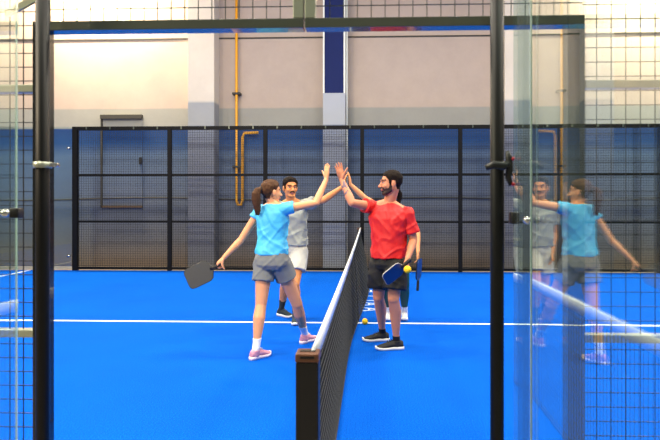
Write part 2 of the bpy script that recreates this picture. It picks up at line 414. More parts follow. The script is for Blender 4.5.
obj('top_rail', box(B(), XL0 - 1.3, XR1 + 1.3, y0, y1, 2.96, 3.0), M['frame'], t, False)
for a, b in ((XL0 - 1.3, XL0), (XR1, XR1 + 1.3)):
    for z in (h(85, YN, 600), h(335, YN, 300)): obj('cross_rail', box(B(), a, b, YN - .02, YN + .02, z - .014, z + .014, .003), M['frame2'], t, False)
obj('post', box(B(), XL0 - 1.36, XL0 - 1.3, y0, y1, 0, 3.0), M['frame'], t, False)
obj('post', box(B(), XR1 + 1.3, XR1 + 1.36, y0, y1, 0, 3.0), M['frame'], t, False)
tag(obj('diagonal_brace', bar(B(), at(6, 14.5, YN - .1), at(44, -6, YN - .1), .012, .022), M['frame2'], smooth=False), 'slanted grey steel brace at the top left of the gateway', 'brace')

# round stiles + glass leaves swung open towards the camera
YS = 1.96
def gate(pxs, xg, side, label, mir):
    xs = xat(pxs, YS)
    q = thing('glass_gate', label, 'gate', (xs, YS, 0), None)
    obj('stile', tube(B(), [(xs, YS, 0), (xs, YS, 2.7)], .0225, 24), M['stile'], q)
    ys0, ys1 = ((1.715, .88) if side > 0 else (1.80, .93))
    dl = .0086 * side; bm = B()   # the leaf stands just off square to the fence
    rings(bm, [[V((xg + dl * (y - ys0) + a, y, z)) for y, a in ((ys1, -.005), (ys0, -.005), (ys0, .005), (ys1, .005))] for z in (.05, 2.62)])
    bmesh.ops.recalc_face_normals(bm, faces=bm.faces)
    obj('pane', bm, M['glass'], q, False)
    obj('pane_edge', box(B(), xg - .005, xg - .001, ys0, ys0 + .004, .05, 2.62), M['greenedge'], q, False)
    if side > 0: obj('side_glass', box(B(), xg - .004, xg + .004, ys0 + .02, YS - .035, .05, 2.62), M['glassedge'], q, False)
    return q, xs
q, xs = gate(497, .18 + .470, 1, 'right open glass gate, reflecting the woman in the blue shirt', 1)
# toggle latch on the right gate
yz = YS - .03
def hz(py): return h(py, yz, 505)
bm = B(); tube(bm, [(xat(485, yz), yz - .01, hz(168)), (xat(493, yz), yz - .015, hz(165)), (xat(503, yz), yz - .01, hz(166)), (xat(510, yz), yz, hz(163))], [.009, .013, .014, .010])
lt = obj('latch_lever', bm, M['black'], q)
bm = B(); tube(bm, [(xat(507, yz), yz, hz(151)), (xat(509, yz), yz, hz(158)), (xat(509.5, yz), yz, hz(170)), (xat(508, yz), yz, hz(177)), (xat(511, yz), yz, hz(185))], [.006, .012, .012, .010, .008])
obj('latch_body', bm, M['black'], q)
for a_, b_ in ((512, 159), (513, 184)): bm = B(); ell(bm, (xat(a_, yz), yz, hz(b_)), (.008, .012, .007)); obj('latch_tip', bm, M['red'], q)
bm = B(); box(bm, xat(510, yz), xat(518, yz), yz - .02, yz + .02, hz(224), hz(212), .004); obj('lock_block', bm, M['black'], q)
bm = B(); ell(bm, (.650 - .02, 1.70, hz(218)), (.011, .012, .011)); obj('door_knob', bm, M['silver'], q)
q, xs = gate(42.5, xat(17, 1.80), -1, 'left open glass gate with a silver knob, at the left edge', -1)
obj('hinge_strap', tube(B(), [(xs, YS, h(168, YS, 43)), (xs, YS, h(162, YS, 43))], .030, 20), M['frame2'], q)
bm = B(); box(bm, xs + .02, xs + .055, YS - .01, YS + .012, h(167, YS, 43), h(163, YS, 43), .002); obj('hinge_bolt', bm, M['silver'], q)
yk = 1.74
bm = B(); box(bm, xat(12, yk), xat(21, yk), yk - .015, yk + .015, h(218, yk, 10), h(208, yk, 10), .003); obj('knob_plate', bm, M['black'], q)
bm = B(); ell(bm, (xat(9.5, yk), yk - .02, h(213, yk, 10)), (.015, .015, .013)); obj('door_knob', bm, M['silver'], q)

# ------------------------------------------------------------------ people
def skinmat(name, rgb): return mat(name, rgb, .5, var=.07, vscale=14, sss=.12, spec=.35)
def up_fwd(r):
    r = V((r.x, r.y, 0)).normalized(); return r, UP.cross(r)
def rot(v, ax, a): return Matrix.Rotation(a, 3, ax) @ v

def hand(bm, w, f, n, thumb, s=1.0, curl=(.08, .1, .08), spread=.06, tcurl=.0, tang=.75):
    """w wrist, f finger direction, n palm normal, thumb +1/-1: which side of f x n the thumb leaves from"""
    f = f.normalized(); n = (n - f * n.dot(f)).normalized(); sd = f.cross(n) * thumb
    secs = []
    for d, hw, hd in ((-.005, .024, .019), (.02, .030, .017), (.05, .038, .016), (.08, .041, .014), (.098, .038, .011)):
        secs.append((w + f * d * s, sd, n, hw * s, hd * s))
    loft(bm, secs, 18, 2.6)
    for k, (o_, L, r) in enumerate(((.0305, .070, .0092), (.0105, .079, .0095), (-.0100, .072, .0092), (-.0290, .056, .0082))):
        p = w + (f * .088 + sd * o_) * s; d = (f + sd * spread * (1.5 - k) * 1.6).normalized()
        pts = [p - f * .02 * s, p]; axis = d.cross(n).normalized()
        for j, fr in enumerate((.45, .30, .25)):
            d = rot(d, axis, curl[j]); p = p + d * L * fr * s; pts.append(p)
        caps(bm, pts, [r * s * 1.05, r * s, r * s * .95, r * s * .88, r * s * .72], 10)
    p = w + (f * .022 + sd * .026 + n * .004) * s; d = (f * math.cos(tang) + sd * math.sin(tang)).normalized(); ax = d.cross(n).normalized()
    pts = [p]
    for L, a in ((.042, 0.1 + tcurl), (.032, -.1 + tcurl), (.024, -.1 + tcurl)):
        d = rot(d, ax, a); p = p + d * L * s; pts.append(p)
    caps(bm, pts, [.015 * s, .0125 * s, .0105 * s, .008 * s], 10)

class Head:
    def __init__(self, c, fwd, s=1.0, tilt=0):
        fwd = fwd.normalized(); r = fwd.cross(UP).normalized(); u = r.cross(fwd).normalized()
        self.c, self.s = V(c), s; self.ax = (r, fwd, u)
        self.Mi = Matrix((r, fwd, u))
    def w(self, x, y, z): return self.c + (self.ax[0] * x + self.ax[1] * y + self.ax[2] * z) * self.s
    def l(self, p): return (self.Mi @ (V(p) - self.c)) / self.s
    def e(self, bm, c, r, seg=20): ell(bm, self.w(*c), tuple(a * self.s for a in r), self.ax, seg)
    def build(self, bm, male=True):
        e = self.e
        e(bm, (0, -.012, .034), (.074, .094, .081), 28); e(bm, (0, .022, -.012), (.064, .068, .084), 24)
        jw = .052 if male else .046
        e(bm, (0, .022, -.062), (jw, .054, .040)); e(bm, (0, .066, -.088), (.023 if male else .018, .020, .019))
        for s in (-1, 1):
            e(bm, (s * .036, .058, -.022), (.024, .024, .022)); e(bm, (s * .078, -.008, -.006), (.010, .020, .032)); e(bm, (s * .074, -.004, -.02), (.01, .012, .016))
            caps(bm, [self.w(s * .012, .086, .030), self.w(s * .045, .072, .032)], [.011 * self.s, .008 * self.s], 10)
            caps(bm, [self.w(s * jw, -.002, -.045), self.w(s * .022, .062, -.085)], [.016 * self.s, .015 * self.s], 10)
        caps(bm, [self.w(0, .084, .018), self.w(0, .104, -.016), self.w(0, .110, -.024)], [.008 * self.s, .010 * self.s, .0125 * self.s], 12)
        for s in (-1, 1): e(bm, (s * .012, .098, -.026), (.009, .009, .008), 12)
        e(bm, (0, .084, -.049), (.025, .014, .0075), 14); e(bm, (0, .083, -.060), (.021, .013, .008), 14)
    def extras(self, body, body_o, lips=(178, 104, 88), brow=None, eyec=(40, 26, 20)):
        for s in (-1, 1):
            bm = B(); self.e(bm, (s * .031, .0775, .010), (.0125, .0085, .0052), 14); eo = obj('eye', bm, PM['eyewhite'], body_o)
            bm = B(); self.e(bm, (s * .031, .0840, .010), (.0058, .004, .0050), 12); obj('iris', bm, PM['iris'], eo)
            bm = B(); tube(bm, [self.w(s * .045, .078, .012), self.w(s * .038, .0855, .0160), self.w(s * .026, .0870, .016), self.w(s * .019, .085, .011)], .0018, 8); obj('eyelashes', bm, PM['iris'], eo)
        for sg in (-1, 1):
            bm = shell(body, lambda p: (lambda q: .013 < q.x * sg < .050 and .029 < q.z - .05 * (abs(q.x) - .012) < .0375 and .05 < q.y < .12)(self.l(p)), .0016)
            if len(bm.faces): obj('eyebrow', bm, brow, body_o)
        bm = shell(body, lambda p: (lambda q: abs(q.x) < .024 and -.066 < q.z < -.044 and .082 < q.y < .12)(self.l(p)), .0010)
        if len(bm.faces): obj('lips', bm, mat('lip_skin', lips, .4), body_o)

PM = dict(eyewhite=mat('eye_white', (225, 222, 215), .2), iris=mat('iris_brown', (30, 18, 12), .2))

def rad(base, *a): return [x for x in a]
def limbs(bm, P, sc, male):
    """arms and legs as continuous tapered chains through anatomical joints"""
    a = sc * (1.0 if male else .84); l = sc * (1.0 if male else .97)
    for s in 'LR':
        S, E, W = P['sh' + s], P['el' + s], P['wr' + s]
        caps(bm, [S, S.lerp(E, .3), S.lerp(E, .6), E, E.lerp(W, .25), E.lerp(W, .6), W], [.054 * a, .050 * a, .046 * a, .039 * a, .042 * a, .034 * a, .0255 * a], 16)
        H, K, A = P['hip' + s], P['kn' + s], P['an' + s]
        bk = P['hf'] * -1
        caps(bm, [H, H.lerp(K, .35), H.lerp(K, .7), K], [.088 * l, .080 * l, .066 * l, .056 * l], 18)
        caps(bm, [K, K.lerp(A, .3) + bk * .018, K.lerp(A, .6) + bk * .008, K.lerp(A, .85), A], [.052 * l, .059 * l, .046 * l, .033 * l, .033 * l], 18)
        ell(bm, K + P['hf'] * .012, (.045 * l, .045 * l, .05 * l))
        ft = P['foot' + s]; hd = V((ft.x, ft.y, 0)).normalized(); A0 = V((A.x, A.y, 0)); sd = hd.cross(UP)
        loft(bm, [(A0 - hd * .035 + UP * .05, sd, UP, .018, .015), (A0 - hd * .01 + UP * .05, sd, UP, .024, .022), (A0 + hd * .05 + UP * .05, sd, UP, .026, .018), (A0 + hd * .11 + UP * .045, sd, UP, .026, .010), (A0 + hd * .14 + UP * .042, sd, UP, .020, .007)], 16)

def torso_secs(P, dims):
    out = []
    for t, hw, hd, dy in dims:
        c = P['pel'].lerp(P['neck'], t); r = P['hr'].lerp(P['sr'], max(0, min(1, t))).normalized(); f = UP.cross(r)
        out.append((c + f * dy, r, f, hw, hd))
    return out

MALE = [(-.24, .05, .05, 0), (-.20, .11, .085, -.01), (-.10, .155, .112, -.012), (0, .165, .118, -.012), (.15, .155, .108, -.002), (.35, .142, .10, .006), (.55, .155, .110, .008), (.72, .175, .118, .006), (.86, .180, .105, 0), (.95, .135, .075, -.008), (1.02, .07, .06, -.01)]
FEM = [(-.24, .05, .05, 0), (-.20, .11, .085, -.01), (-.10, .155, .112, -.016), (0, .158, .115, -.016), (.15, .140, .098, -.004), (.35, .115, .084, .002), (.55, .128, .092, .008), (.70, .145, .105, .012), (.84, .150, .090, 0), (.94, .115, .064, -.008), (1.02, .055, .05, -.01)]

def sleeve(bm, P, s, L, r0, r1):
    S, E = P['sh' + s], P['el' + s]; d = (E - S).normalized(); X, Yv = frame_of(d)
    inn = (P['neck'] - S).normalized()
    rs = []
    for t, r in ((-.02, r0 * .8), (0.0, r0), (L * .5, r0 * .98), (L, r1)):
        p = S + d * t
        rs.append([p + (X * math.cos(k) + Yv * math.sin(k)) * r for k in (2 * math.pi * j / 20 for j in range(20))])
    rings(bm, rs); ell(bm, S, (r0, r0, r0)); caps(bm, [S, S.lerp(P['neck'], .6) - UP * .035], [r0 * .92, r0 * .85])

def wrinkle(seed, amp, P, freq=9):
    o_ = V((seed * 3.1, seed * 1.7, seed)); ctr = P['pel'].lerp(P['neck'], .5)
    L, R = P['shL'], P['shR']
    def ridge(v): return 1 - min(1, abs(noise.noise(v)) * 3.6)
    def fn(co, n_):
        q = co - ctr
        # folds radiate from the raised shoulder and sag across the waist
        a = ridge(V((q.x * freq * .75 + q.z * freq * .6, q.y * freq * .7, q.z * freq * .30 - q.x * freq * .25)) + o_)
        b = ridge(V((q.x * freq * .8 - q.z * freq * .9, q.y * freq * .8, q.z * freq * .5)) + o_ * 2)
        c = noise.noise(V((q.x * freq * 2.2, q.y * freq * 2.2, q.z * freq * 1.3 + q.x * freq * 1.1)) + o_ * 3)
        low = max(0, min(1, .65 - q.z * 2))
        return amp * (a * 1.0 + b * (.4 + .6 * low) + c * .5 - .5)
    return fn

def shoe(parent, name, A, hd, upper, sole, laces=None, L=.275, high=.02, pitch=0):
    hd = V((hd.x, hd.y, 0)).normalized(); sd = hd.cross(UP)
    A0 = V((A.x, A.y, 0)) - hd * .055
    hr = rot(hd, sd, pitch); lift = lambda t: (UP * (0))
    # footprint outline
    prof = [(-.018, .020, .000), (0.0, .033, 0), (.04, .038, 0), (.09, .036, 0), (.14, .042, 0), (.19, .047, 0), (.225, .043, .004), (.25, .032, .010), (.265, .015, .018)]
    k = L / .283
    base = -min(0, 0)
    def p(t, x, z): return A0 + hr * t * k + sd * x * k + rot(UP, sd, pitch) * z
    bm = B(); rs = []
    for t, w, up in prof:
        th = .032 if t < .1 else .026
        rs.append([p(t, x * w, z) for x, z in ((-.92, up + .0), (.92, up + .0), (1.04, up + th * .5), (1.0, up + th), (-1.0, up + th), (-1.04, up + th * .5))])
    rings(bm, rs); mn = min(v.co.z for v in bm.verts)
    for v in bm.verts: v.co.z -= mn
    so = obj('sole', bm, sole, None)
    bm = B()
    hts = [(-.012, .024, .080), (.01, .034, .094), (.045, .038, .098), (.075, .039, .100), (.11, .039, .092), (.15, .042, .076), (.19, .045, .062), (.225, .041, .052), (.252, .028, .040)]
    rs = []
    for t, w, hh in hts:
        r = []
        for j in range(20):
            a = 2 * math.pi * j / 20; ct, st = math.cos(a), math.sin(a)
            zz = .014 + (hh - .014) * (.5 + .5 * st) * 1.0; xw = w * ct * (1 if st < 0 else (1 - .35 * st))
            r.append(p(t, math.copysign(abs(xw), xw), zz))
        rs.append(r)
    rings(bm, rs)
    X, Yv = frame_of(UP)
    rings(bm, [[A0 + hd * .052 * k + UP * z + (X * math.cos(q) + Yv * math.sin(q)) * r for q in (2 * math.pi * j / 18 for j in range(18))] for z, r in ((.03, .040), (.07, .041), (.085 + high, .042))])
    for v in bm.verts: v.co.z -= mn * .6
    me = remesh(bm, .005, 3)
    uo = obj(name, me, upper, parent)
    so.parent = uo; so.matrix_parent_inverse = Matrix.Identity(4)
    if parent: so.matrix_parent_inverse = Matrix.Translation(parent.location).inverted() @ Matrix.Identity(4); so.matrix_parent_inverse = Matrix.Identity(4)
    if laces:
        bm = B()
        for t, z in ((.080, .108), (.100, .105), (.120, .098), (.140, .088)):
            tube(bm, [p(t, -.022, z - .016 - mn), p(t + .004, 0, z - mn), p(t, .022, z - .016 - mn)], .003, 6)
        lo = obj('laces', bm, laces, None); lo.parent = uo
    return uo

def person(name, label, J, male, headc, headf, hs, skin, hands, hf):
    P = {k: V(v) for k, v in J.items()}
    P['pel'] = (P['hipL'] + P['hipR']) / 2 + UP * .05
    sh = (P['shL'] + P['shR']) / 2
    P['neck'] = sh + UP * .055
    if 'neckx' in P: P['neck'] = P['neckx']
    P['hr'] = up_fwd(P['hipR'] - P['hipL'])[0]; P['sr'] = up_fwd(P['shR'] - P['shL'])[0]
    P['hf'] = UP.cross(P['hr'])
    hd = Head(headc, headf, hs)
    root = thing('person', label, 'person', (P['pel'].x, P['pel'].y, 0))
    bm = B(); loft(bm, torso_secs(P, MALE if male else FEM)); limbs(bm, P, 1.0, male)
    tr = .042 if male else .032
    for s in 'LR': caps(bm, [P['neck'] + UP * .01, P['sh' + s]], [tr * 1.15, tr * 1.1])
    nr = .056 if male else .046
    caps(bm, [P['neck'] - UP * .04, P['neck'] + UP * .02, hd.w(0, -.022, -.045)], [nr * 1.25, nr * 1.06, nr], 18)
    hd.build(bm, male)
    for s in 'LR':
        if s in hands:
            hh = hands[s]; hand(bm, P['wr' + s], V(hh['f']), V(hh['n']), hh['t'], hh.get('s', 1.0 if male else .92), **hh.get('k', {}))
    me = remesh(bm, .0042, 3)
    bo = obj('body', me, skin, root)
    return root, P, hd, me, bo

def tshirt(root, P, name, m, dims, hem, slL, r0, r1, seed, amp=.006, hemd=None, fm=1.0):
    bm = B(); secs = torso_secs(P, dims); loft(bm, secs)
    for s in 'LR': sleeve(bm, P, s, slL[s] if isinstance(slL, dict) else slL, r0, r1)
    me = remesh(bm, .0065, 5)
    displace(me, wrinkle(seed, amp, P))
    return obj(name, me, m, root), me

def shorts(root, P, m, hw, hd, t0, L, r0, r1, seed, amp=.005, name='shorts'):
    bm = B()
    loft(bm, torso_secs(P, [(-.20, hw * .75, hd * .85, -.01), (-.12, hw * 1.0, hd * 1.03, -.012), (-.02, hw, hd, -.012), (t0 * .6, hw * .95, hd * .94, -.006), (t0, hw * .88, hd * .88, 0)]))
    for s in 'LR':
        H, K = P['hip' + s], P['kn' + s]; d = (K - H).normalized(); X, Yv = frame_of(d)
        rings(bm, [[H + d * t + (X * math.cos(k) + Yv * math.sin(k)) * r for k in (2 * math.pi * j / 24 for j in range(24))] for t, r in ((-.06, r0 * .8), (0, r0), (L * .5, (r0 + r1) / 2), (L, r1))])
    me = remesh(bm, .006, 5); displace(me, wrinkle(seed, amp, P, 8))
    return obj(name, me, m, root)

def sock(root, me, P, s, z0, z1, m, name='sock', off=.004):
    A, K = P['an' + s], P['kn' + s]
    bm = shell(me, lambda p: z0 < p.z < z1 and (V((p.x, p.y)) - V((A.x, A.y))).length < .13 and ((p - A).length < (p - P['an' + ('L' if s == 'R' else 'R')]).length), off)
    return obj(name, bm, m, root)


def hairshell(root, me, H, pred, off, m, amp=.004, freq=60, name='hair'):
    bm = shell(me, lambda p: (p - H.c).length < .2 and pred(H.l(p)), off, jitter=lambda p: amp * noise.noise(V((p.x * freq, p.y * freq, p.z * freq * .5))))
    return obj(name, bm, m, root)

def pw(y, pts):
    for (a, u), (b, v) in zip(pts, pts[1:]):
        if y <= b: return u + (v - u) * max(0, (y - a)) / (b - a)
    return pts[-1][1]
MEN = [(-.2, -.060), (-.045, -.052), (-.030, .026), (.006, .030), (.010, -.018), (.026, -.012), (.034, .034), (.058, .066), (.09, .078)]
WOM = [(-.2, -.064), (-.040, -.058), (-.026, .018), (.012, .026), (.030, .040), (.066, .074), (.09, .084)]
def hair_of(root, me, H, line, thick, m, amp, side=.5):
    def pred(q): return q.z > pw(q.y, line) and not (abs(q.x) > .0725 and -.034 < q.y < .016 and q.z < .028)
    def off(p):
        q = H.l(p); d = max(0, q.z - pw(q.y, line))
        return .002 + thick * min(1, d / .03) * (side + (1 - side) * max(0, min(1, (q.z - .03) / .05)))
    return hairshell(root, me, H, pred, off, m, amp, 75)
def cloth(name, rgb, rough=.75, var=.06): return mat(name, rgb, rough, var=var, vscale=25, bump=.25, bscale=500)

# ---- A : woman in the light blue shirt -------------------------------------
skA = skinmat('fair_skin', (228, 162, 118))
J = dict(shR=at(285, 209, 5.5), shL=at(260, 211, 5.62), elR=at(316, 203, 5.52), wrR=at(326.5, 179, 5.66),
         elL=at(241, 240, 5.58), wrL=at(224, 257.5, 5.5), hipR=at(280.5, 263, 5.54), hipL=at(264.5, 263, 5.54),
         knL=at(261, 304, 5.47), knR=at(297, 304, 5.68))
fL, fR = gr(256, 359), gr(305, 343)
J['anL'] = fL + UP * .09; J['anR'] = fR + UP * .09
J['footL'] = V((.55, .72, 0)); J['footR'] = V((.5, .8, 0))
rA, P, hA, meA, bA = person('person', 'woman in light blue T-shirt and grey shorts seen from behind, raising her right hand', J, False,
    at(271.5, 192.5, 5.56), V((.80, .60, -.02)), .97, skA,
    {'R': dict(f=V((.03, .06, 1)), n=V((.75, .65, 0)), t=1), 'L': dict(f=at(215, 266, 5.5) - at(224, 257.5, 5.5), n=V((.5, .3, -.8)), t=1, k=dict(curl=(.7, 1.1, .8), spread=.01, tcurl=.5, tang=.5))}, None)
blue = cloth('sky_blue_jersey', (70, 186, 236), .55)
FSH = [(.07, .160, .126, -.004), (.16, .156, .118, -.004), (.35, .140, .103, 0), (.55, .148, .108, .006), (.70, .160, .115, .008), (.84, .160, .098, 0), (.93, .120, .072, -.008), (1.0, .066, .06, -.01)]
so, sme = tshirt(rA, P, 'tshirt', blue, FSH, None, .085, .062, .060, 3, .008)
gs = cloth('heather_grey_shorts', (120, 124, 124), .85, .12)
shorts(rA, P, gs, .166, .128, .14, .17, .106, .104, 5)
#obj('waistband', bm, gs, rA)
wh = cloth('white_sock', (235, 238, 240), .9)
for s in 'LR': sock(rA, meA, P, s, .05, .185, wh)
pink = mat('pink_shoe_fabric', (214, 150, 170), .7, var=.12, vscale=40, bump=.3); pinks = mat('pale_sole', (240, 226, 232), .6)
wl = mat('white_laces', (240, 236, 238), .7)
for s in 'LR': shoe(rA, 'shoe', P['an' + s], J['foot' + s], pink, pinks, wl, .25, .0)
hbr = mat('brown_hair', (74, 48, 30), .7, var=.5, vscale=18, spec=.2)
hbr.node_tree.nodes['Principled BSDF'].inputs['Anisotropic'].default_value = .3
hair_of(rA, meA, hA, WOM, .014, hbr, .006, .75)
bm = B()
A0 = hA.w(0, -.100, .022)
ax = hA.ax[1] * -1
pts = [hA.w(0, -.085, .03), hA.w(0, -.118, .032), A0 + ax * .045 + UP * -.005, A0 + ax * .066 - UP * .04, A0 + ax * .066 - UP * .09, A0 + ax * .058 - UP * .14, A0 + ax * .050 - UP * .185, A0 + ax * .05 - UP * .215]
tube(bm, pts, [.028, .022, .034, .042, .042, .037, .026, .008], 18)
random.seed(5)
for k in range(9):
    a = k * .7; off = V((math.cos(a), math.sin(a), 0)) * .026
    tube(bm, [pts[2] + off * .6, pts[3] + off * 1.1, pts[4] + off * 1.15, pts[5] + off, pts[6] + off * .8 - UP * .01, pts[7] + off * .6 - UP * random.uniform(0, .03)], [.010, .013, .013, .012, .010, .004], 8)
me = remesh(bm, .004, 2); displace(me, lambda p, n_: .003 * noise.noise(V((p.x * 130, p.y * 130, p.z * 14))))
obj('ponytail', me, hbr, rA)
bm = B(); tube(bm, [hA.w(0, -.110, .031), hA.w(0, -.124, .030)], .026, 16); obj('hair_tie', bm, mat('dark_tie', (30, 22, 22), .7), rA)
hA.extras(meA, bA, brow=hbr)

def paddle(label, c, axis, nrm, face, edge, W=.20, L=.27, grip=.13, grp=None):
    """pickleball style paddle: c centre of the face, axis from the grip towards the tip, nrm face normal"""
    axis = axis.normalized(); nrm = (nrm - axis * nrm.dot(axis)).normalized(); sd = axis.cross(nrm)
    q = thing('paddle', label, 'paddle', c, grp)
    def outline(k):
        pts = []
        for x, y in ((-.5, -.28), (-.5, .30), (-.47, .42), (-.36, .49), (-.2, .5), (.2, .5), (.36, .49), (.47, .42), (.5, .30), (.5, -.28), (.42, -.40), (.26, -.46), (.10, -.52), (-.10, -.52), (-.26, -.46), (-.42, -.40)):
            pts.append((x * W * k, y * L * (k if abs(y) < .9 else 1)))
        return pts
    def P3(x, y, z): return c + sd * x + axis * y + nrm * z
    bm = B(); rings(bm, [[P3(x, y, z) for x, y in outline(.975)] for z in (-.0068, .0068)]); obj('face', bm, face, q, False)
    bm = B(); rings(bm, [[P3(x, y, z) for x, y in outline(k)] for z, k in ((-.006, .99), (-.003, 1.01), (.003, 1.01), (.006, .99))]); obj('edge_guard', bm, edge, q, False)
    bm = B(); loft(bm, [(P3(0, -L * .5 - t, 0), sd, nrm, a, b) for t, a, b in ((-.02, .016, .010), (.015, .0155, .0135), (grip * .5, .0165, .014), (grip - .01, .018, .0155), (grip, .018, .0155))], 14, 3)
    g = obj('grip', bm, M['black'], q)
    bm = B()
    for k in range(7):
        t = .02 + k * (grip - .035) / 7
        loft(bm, [(P3(0, -L * .5 - t, 0), sd, nrm, .0172, .0152), (P3(0, -L * .5 - t - .006, 0), sd, nrm, .0176, .0156)], 14, 3)
    obj('grip_wrap', bm, mat('grip_tape', (32, 32, 34), .8), g)
    return q
darkface = mat('graphite_face', (58, 60, 60), .5, var=.12, vscale=60); darkedge = mat('black_edge', (24, 24, 24), .4)
paddle('charcoal paddle held low by the woman in the light blue T-shirt', at(199.5, 274.5, 5.47), at(186, 281.5, 5.46) - at(214, 268, 5.48), V((.12, -1, .2)), darkface, darkedge, .205, .265, .11)

# ---- B : man in grey ------------------------------------------------------
skB = skinmat('warm_skin', (208, 138, 86))
J = dict(shR=at(279, 207, 6.98), shL=at(303, 205, 7.0), elL=at(324, 200, 6.86), wrL=at(342.5, 187, 6.84),
         elR=at(276, 232, 7.08), wrR=at(279, 251, 6.95), hipR=at(287, 250, 7.02), hipL=at(299, 250, 7.0),
         knR=at(285, 282, 7.06), knL=at(295, 284, 6.82))
fR, fL = gr(281.5, 316), gr(295.5, 322.5)
J['anL'] = fL + UP * .09; J['anR'] = fR + UP * .09
J['footL'] = V((.1, -1, 0)); J['footR'] = V((.75, -.6, 0))
rB, P, hB, meB, bB = person('person', 'man with moustache in grey T-shirt and pale shorts, half hidden behind the woman', J, True,
    at(290.3, 188.2, 6.93), V((.42, -.9, -.02)), 1.04, skB,
    {'L': dict(f=V((.3, 0, 1)), n=V((.9, .1, -.1)), t=1), 'R': dict(f=V((.1, 0, -1)), n=V((1, 0, 0)), t=1, k=dict(curl=(.3, .3, .3), spread=.02))}, None)
grey = cloth('grey_marl_jersey', (150, 156, 152), .85)
MSH = [(.02, .186, .145, 0), (.15, .184, .142, 0), (.35, .178, .135, .002), (.55, .184, .136, .006), (.72, .194, .136, .006), (.86, .190, .118, 0), (.95, .138, .084, -.008), (1.01, .078, .07, -.01)]
tshirt(rB, P, 'tshirt', grey, MSH, None, {'L': .17, 'R': .2}, .075, .074, 11, .010)
shorts(rB, P, cloth('pale_shorts', (190, 190, 180), .8), .172, .13, .14, .26, .115, .11, 12)
ds = cloth('dark_sock', (52, 56, 46), .9)
for s in 'LR': sock(rB, meB, P, s, .06, .22, ds)
dshoe = mat('dark_teal_shoe', (24, 40, 46), .7, var=.2, vscale=40, bump=.3); lsole = mat('off_white_sole', (225, 228, 225), .6)
for s in 'LR': shoe(rB, 'shoe', P['an' + s], J['foot' + s], dshoe, lsole, M['silver'], .28, .01)
hdk = mat('dark_hair', (26, 18, 14), .8, var=.4, vscale=40, spec=.15)
shortcut = lambda q: (q.z > .062 - .12 * max(0, -q.y) and q.y < .088 - 0.3 * max(0, .075 - q.z) * 0) or (q.y < .034 and q.z > .022) or (q.y < .012 and q.z > -.012 and abs(q.x) < .071) or (q.y < -.035 and q.z > -.055) or (q.y<.022 and q.y>.004 and q.z>-.03 and abs(q.x)>.05)
hair_of(rB, meB, hB, MEN, .019, hdk, .007, .35)
hairshell(rB, meB, hB, lambda q: abs(q.x) < .032 and q.y > .078 and -.046 < q.z + abs(q.x) * .2 < -.033, .0035, hdk, .001, 60, 'moustache')
hB.extras(meB, bB, brow=hdk)

# ---- D : woman behind the man in red ----------------------------------------
J = dict(shR=at(378, 207, 7.05), shL=at(403, 209, 7.05), elR=at(364, 197.5, 6.92), wrR=at(350.5, 184.5, 6.87),
         elL=at(417.5, 232, 7.05), wrL=at(418, 252, 6.93), hipR=at(388.5, 252, 7.05), hipL=at(402, 252, 7.05),
         knR=at(387.5, 285, 7.0), knL=at(404.5, 286, 7.02))
fR, fL = gr(388.5, 318.5), gr(404.5, 318.5)
J['anL'] = fL + UP * .09; J['anR'] = fR + UP * .09
J['footL'] = V((-.05, -1, 0)); J['footR'] = V((-.2, -1, 0))
skD = skinmat('light_warm_skin', (218, 152, 102))
rD, P, hD, meD, bD = person('person', 'woman in green leggings and white shoes, mostly hidden behind the man in red', J, False,
    at(392, 190, 7.02), V((-.75, -.65, 0)), .97, skD,
    {'R': dict(f=V((-.15, 0, 1)), n=V((-.9, .1, 0)), t=-1, k=dict(spread=.13)), 'L': dict(f=V((0, -.05, -1)), n=V((-1, .3, 0)), t=1, k=dict(curl=(.35, .5, .4), spread=.02))}, None)
gt = cloth('dark_green_top', (20, 84, 66), .6); gl = cloth('dark_green_leggings', (10, 74, 58), .55)
tshirt(rD, P, 'tank_top', gt, FSH, None, .02, .048, .046, 21, .004)
hipz = P['hipL'].z
lg = shell(meD, lambda p: .135 < p.z < hipz + .12 and min((V((p.x, p.y)) - V((P[k].x, P[k].y))).length for k in ('hipL', 'hipR', 'anL', 'anR', 'pel')) < .24 and not ((p - P['wrL']).length < .24 or (p - P['elL']).length < .12), .0035)
obj('leggings', lg, gl, rD)
for s in 'LR': sock(rD, meD, P, s, .05, .155, wh, off=.006)
wshoe = mat('white_shoe_fabric', (232, 236, 236), .7, var=.05, vscale=40)
for s in 'LR': shoe(rD, 'shoe', P['an' + s], J['foot' + s], wshoe, wh, wl, .245, .01)
hair_of(rD, meD, hD, WOM, .011, hdk, .005, .75)
bm = B(); b0 = hD.w(0, -.09, .0)
tube(bm, [hD.w(0, -.08, .01), hD.w(0, -.11, .0), hD.w(0, -.128, -.04), hD.w(0, -.128, -.10), hD.w(0, -.11, -.16), hD.w(0, -.10, -.19)], [.024, .022, .034, .034, .022, .006], 14)
obj('ponytail', remesh(bm, .005, 2), hdk, rD)
hD.extras(meD, bD, brow=hdk)
navyface = mat('navy_face', (20, 50, 104), .4, var=.15, vscale=20); whedge = mat('pale_edge', (150, 150, 150), .4)
paddle('navy paddle held grip down by the woman behind the man in red', at(418.8, 269.5, 6.86), at(419.3, 262, 6.86) - at(418.2, 280, 6.87), V((.93, -.36, 0)), navyface, darkedge, .2, .26, .12)

